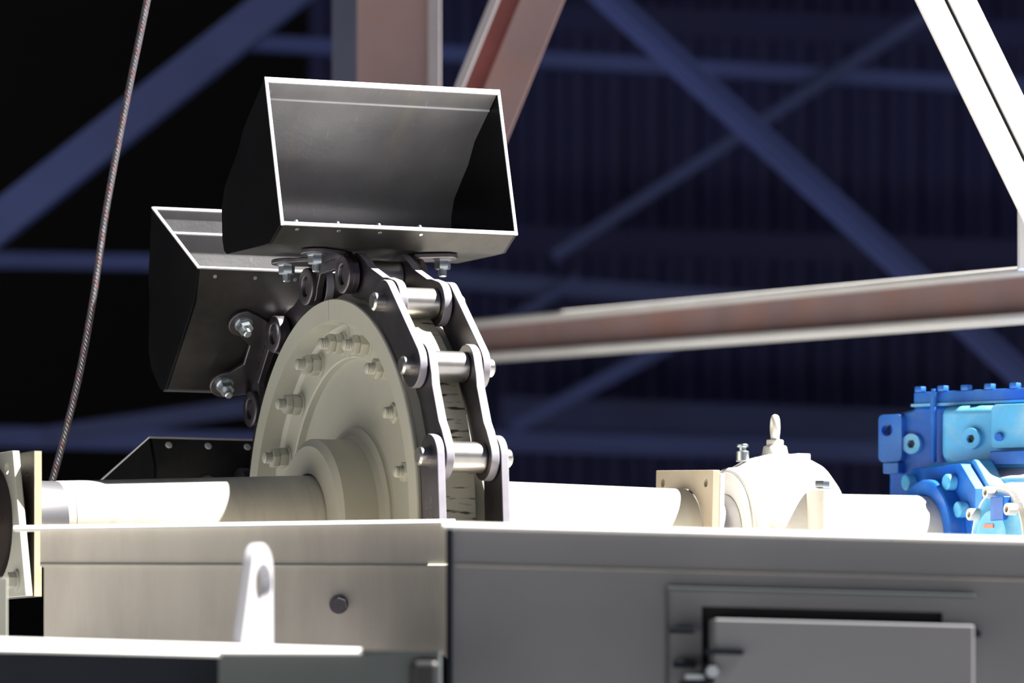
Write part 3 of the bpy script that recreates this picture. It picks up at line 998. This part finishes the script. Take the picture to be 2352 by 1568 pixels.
# ------------------------------------------------------------------ cream front casing at left
YL = 14.98
cs = thing('head_casing', 'cream steel casing in front of the wheel, left of grey box', 'casing', P(560, 1400, YL) * 1.0)
cs.location.z = 0.0
def cl(p):
    return Vector(p) - Vector(cs.location)
xl, xr = P(96, 0, YL).x, P(1040, 0, YL).x
ztop = P(0, 1204, YL).z
g = G()
zs = P(0, 1296, YL).z
g.prism([[(xl - cs.location.x + 0.006, 0), (xr - cs.location.x, 0), (xr - cs.location.x, ztop), (xl - cs.location.x - 0.005, ztop), (xl - cs.location.x - 0.005, zs), (xl - cs.location.x + 0.006, zs - 0.01)]], 0.0, 0.012, 'y')
obj('front_panel', g, 'cream_panel', cs)
g = G()
def lip(g, p0, p1, back):
    """turned-over flange edge: rounded nose sloping up to a flat top; z then depth"""
    up = Vector((0, 0, 1)); bk = Vector(back)
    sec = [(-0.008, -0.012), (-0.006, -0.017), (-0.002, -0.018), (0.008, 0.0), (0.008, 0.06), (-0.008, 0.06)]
    vs = [Vector(p) + up * a + bk * b for p in (p0, p1) for a, b in sec]
    n = len(sec)
    g._poly(vs, [(i, (i + 1) % n, n + (i + 1) % n, n + i) for i in range(n)] + [tuple(range(n)), tuple(reversed(range(n, 2 * n)))])
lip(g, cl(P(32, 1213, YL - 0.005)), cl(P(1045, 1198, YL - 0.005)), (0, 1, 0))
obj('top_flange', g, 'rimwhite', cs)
g = G(); g.ext([(0.006 * math.cos(a), 0.005 * math.sin(a)) for a in [2 * PI * i / 12 for i in range(12)]], cl(P(92, 1296, YL - 0.001)), cl(P(1040, 1299, YL - 0.001)), Vector((0, 0, 1)))
obj('weld_seam', g, 'cream', cs)
g = G(); g.cyl(cl(P(778, 1388, YL)), cl(P(778, 1388, YL - 0.012)), 0.027, 24, 0.002)
bt = obj('plug_bolt', g, 'link', cs, label='dark steel plug bolt')
g = G(); g.hexnut(cl(P(780, 1389, YL - 0.012)), cl(P(780, 1389, YL - 0.034)), 0.038, 0.3); obj('bolt_head', g, 'link', bt)
g = G(); g.box(cl((0.15, 16.1, 1.75)), (2.6, 2.1, 0.02))
obj('bounce_floor', g, 'cream_panel', cs)  # unseen plate added to bounce sunlight up at wheel and shaft

# ------------------------------------------------------------------ lower ledge box, lug, bracket plate
YB = 13.0
lb = thing('ledge_box', 'dark blue grey box with white top ledge, bottom left', 'box', P(400, 1520, YB))
lb.location.z = 0
def ll(p):
    return Vector(p) - Vector(lb.location)
def zb(py, Y=YB):
    return P(0, py, Y).z
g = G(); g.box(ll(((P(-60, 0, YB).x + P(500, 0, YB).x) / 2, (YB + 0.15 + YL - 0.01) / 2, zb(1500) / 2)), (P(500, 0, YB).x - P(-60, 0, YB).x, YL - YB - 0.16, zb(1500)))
obj('recessed_face', g, 'navy_paint', lb, label='recessed face coloured dark for shade')  # shade below the ledge is put into this dark colour
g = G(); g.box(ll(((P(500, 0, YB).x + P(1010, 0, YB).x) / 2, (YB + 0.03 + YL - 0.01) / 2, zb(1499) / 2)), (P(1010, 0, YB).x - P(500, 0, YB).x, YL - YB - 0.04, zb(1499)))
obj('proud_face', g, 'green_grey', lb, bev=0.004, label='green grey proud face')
g = G()
def ledge(x0, x1, pyb0, pyb1, pyf0, pyf1, dy=0.075):
    a = [P(x0, pyb0, YB + dy), P(x1, pyb1, YB + dy), P(x1, pyf1, YB), P(x0, pyf0, YB)]
    vs = [ll(v) for v in a] + [ll(v - Vector((0, 0, 0.006))) for v in a]
    g._poly(vs, [(0, 1, 2, 3), (7, 6, 5, 4), (0, 4, 5, 1), (1, 5, 6, 2), (2, 6, 7, 3), (3, 7, 4, 0)])
ledge(-60, 508, 1462, 1478, 1490, 1504)
ledge(508, 830, 1478, 1488, 1497, 1498, 0.05)
obj('sloped_ledge', g, 'rimwhite', lb, label='white sunlit ledge')
g = G(); g.bar(ll(P(826, 1496, YB + 0.03)), ll(P(1010, 1500, YB + 0.03)), 0.05, 0.008, out=Vector((0, 0, 1))); obj('grey_ledge', g, 'green_grey', lb)
g = G(); g.box(ll(((P(-60, 0, YB).x + P(1010, 0, YB).x) / 2, (YB + 0.09 + YL - 0.01) / 2, zb(1499) + 0.004)), (P(1010, 0, YB).x - P(-60, 0, YB).x, YL - YB - 0.10, 0.006)); obj('bounce_deck', g, 'deck', lb, label='unseen grey deck added to bounce light')  # unseen top added to bounce sunlight onto the casing
g = G(); g.box(ll(((P(975, 0, YB).x), YB + 0.02, zb(1565))), (0.075, 0.05, 0.11)); obj('handle_recess', g, 'blackhole', lb, bev=0.02, seg=3, label='black rounded handle opening')

hz = 240 * YB / F
LP = P(557, 1482, YB + 0.05)
t = thing('lifting_eye', 'white lifting lug with an eye hole standing on the ledge', 'lug', LP, (0, 0, math.radians(69)))
ol = [(0.0, 0.0), (0.195, 0.0), (0.193, hz - 0.064)] + circle(0.129, hz - 0.064, 0.064, 16, 0, PI * 0.92, True)
g = G(); g.prism([ol, circle(0.131, 0.155, 0.050, 30)], 0.0, 0.030, 'y')
obj('lug_plate', g, 'white_lug', t, bev=0.005, seg=3)

t = tag(obj('bracket_plate', G().box((P(-25, 0, 14.2).x, 14.2, (zb(1327, 14.2) + zb(1475, 14.2)) / 2), (84 * 14.2 / F, 0.012, zb(1327, 14.2) - zb(1475, 14.2))), 'cream', bev=0.001),
        'small cream plate standing at the left edge above the ledge', 'plate')

# ------------------------------------------------------------------ grey box at right with access door
YR, AR = 13.4, math.radians(2.0)
RO = P(1028, 1205, YR)
gb = thing('grey_box', 'large grey steel box with an access door, bottom right', 'box', (RO.x, RO.y, 0), (0, 0, AR))
ca, sa = math.cos(AR), math.sin(AR)
def rx(px):
    k = (px - 1176.0) / F
    return (k * YR - RO.x) / (ca - k * sa)
def rz(py, px):                    # height before the out-of-level slope is added
    return CAMZ + (HY - py) * (YR + sa * rx(px)) / F + 0.0245 * rx(px)
ZT = rz(1206, 1028)
XE = rx(2500)
oz = rz(1392, 1628)
g = G(); g.prism([[(0, 0), (XE, 0), (XE, ZT - 0.01), (0, ZT - 0.01)], [(rx(1612), oz - 0.66), (rx(2165), oz - 0.66), (rx(2165), oz), (rx(1612), oz)]], 0.0, 0.012, 'y')
obj('front_panel', g, 'grey', gb)
g = G(); g.box(((rx(1612) + rx(2165)) / 2, 0.16, oz - 0.33), (rx(2165) - rx(1612) + 0.1, 0.28, 0.76)); obj('door_shade', g, 'black', gb, label='black box for the shade round the door')  # black box added for the shadow above and beside the door
g = G(); g.prism([[(0.0, 0.0), (0.013, 0.0), (0.013 + 1.55 * sa, 1.55 * ca), (1.55 * sa, 1.55 * ca)]], 0.0, ZT - 0.01, 'z'); obj('side_panel', g, 'grey', gb)
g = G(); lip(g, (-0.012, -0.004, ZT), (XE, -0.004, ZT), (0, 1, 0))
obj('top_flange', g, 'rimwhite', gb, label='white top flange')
g = G(); g.cyl((0.004, -0.006, 0), (0.004, -0.006, ZT - 0.012), 0.008, 14); obj('corner_trim', g, 'navy_paint', gb, label='dark corner trim')
g = G(); g.ext([(0.007 * math.cos(a), 0.004 * math.sin(a)) for a in [2 * PI * i / 12 for i in range(12)]], (0.02, 0.0, rz(1297, 1040)), (XE, 0.0, rz(1297, 1040)), Vector((0, 0, 1)))
obj('weld_seam', g, 'seam', gb, label='pale weld seam')
g = G(); g.box((rx(1042), -0.014, rz(1213, 1042)), (0.012, 0.012, 0.012)); obj('corner_rivet', g, 'zinc', gb, bev=0.004)
# door frame, door, latch
x0, x1 = rx(1530), rx(2238)
zt = rz(1352, 1530)
g = G()
g.box(((x0 + x1) / 2, -0.012, zt), (x1 - x0, 0.024, 0.010))
g.box((x0, -0.005, zt - 0.30), (0.006, 0.010, 0.60))
obj('door_frame', g, 'green_grey', gb, bev=0.002)  # dark colour stands for shade in the frame groove
d0, d1 = rx(1628), rx(2216)
dz = rz(1424, 1628)
g = G(); g.box(((d0 + d1) / 2, -0.10, dz - 0.35), (d1 - d0, 0.20, 0.70))
door = obj('access_door', g, 'grey', gb, bev=0.006, seg=3)
g = G(); g.bar((rx(1606), -0.210, dz - 0.085), (rx(1692), -0.210, dz - 0.085), 0.012, 0.02, out=Vector((0, -1, 0))); obj('handle', g, 'navy_paint', door, label='dark bar handle')
for c_, s_ in (((rx(1588), -0.06, dz - 0.165), (0.07, 0.07, 0.012)), ((rx(1570), -0.03, dz - 0.115), (0.055, 0.05, 0.018)),
               ((rx(1565), -0.03, dz - 0.03), (0.06, 0.05, 0.012)), ((rx(1616), -0.14, dz - 0.14), (0.012, 0.10, 0.05))):
    g = G(); g.box(c_, s_); obj('latch_bracket', g, 'navy_paint', door, bev=0.002, label='dark latch bracket')
g = G(); g.box((rx(1590), -0.10, dz - 0.148), (0.05, 0.03, 0.012)); obj('latch_tongue', g, 'zinc', door, label='zinc latch tongue')
g = G(); g.hexnut((rx(1622), -0.20, dz - 0.135), (rx(1622), -0.225, dz - 0.135), 0.03); obj('latch_bolt', g, 'zinc', door, label='zinc latch bolt')
g = G(); g.box((rx(2236), -0.02, rz(1440, 1628)), (0.028, 0.04, 0.016)); obj('hinge_stop', g, 'navy_paint', gb, label='small dark stop')

# the box stands slightly out of level: its lines fall towards the right
for o in [gb] + list(gb.children_recursive):
    if o.type == 'MESH':
        for v in o.data.vertices:
            if v.co.z > 0.3:
                v.co.z -= 0.0245 * v.co.x
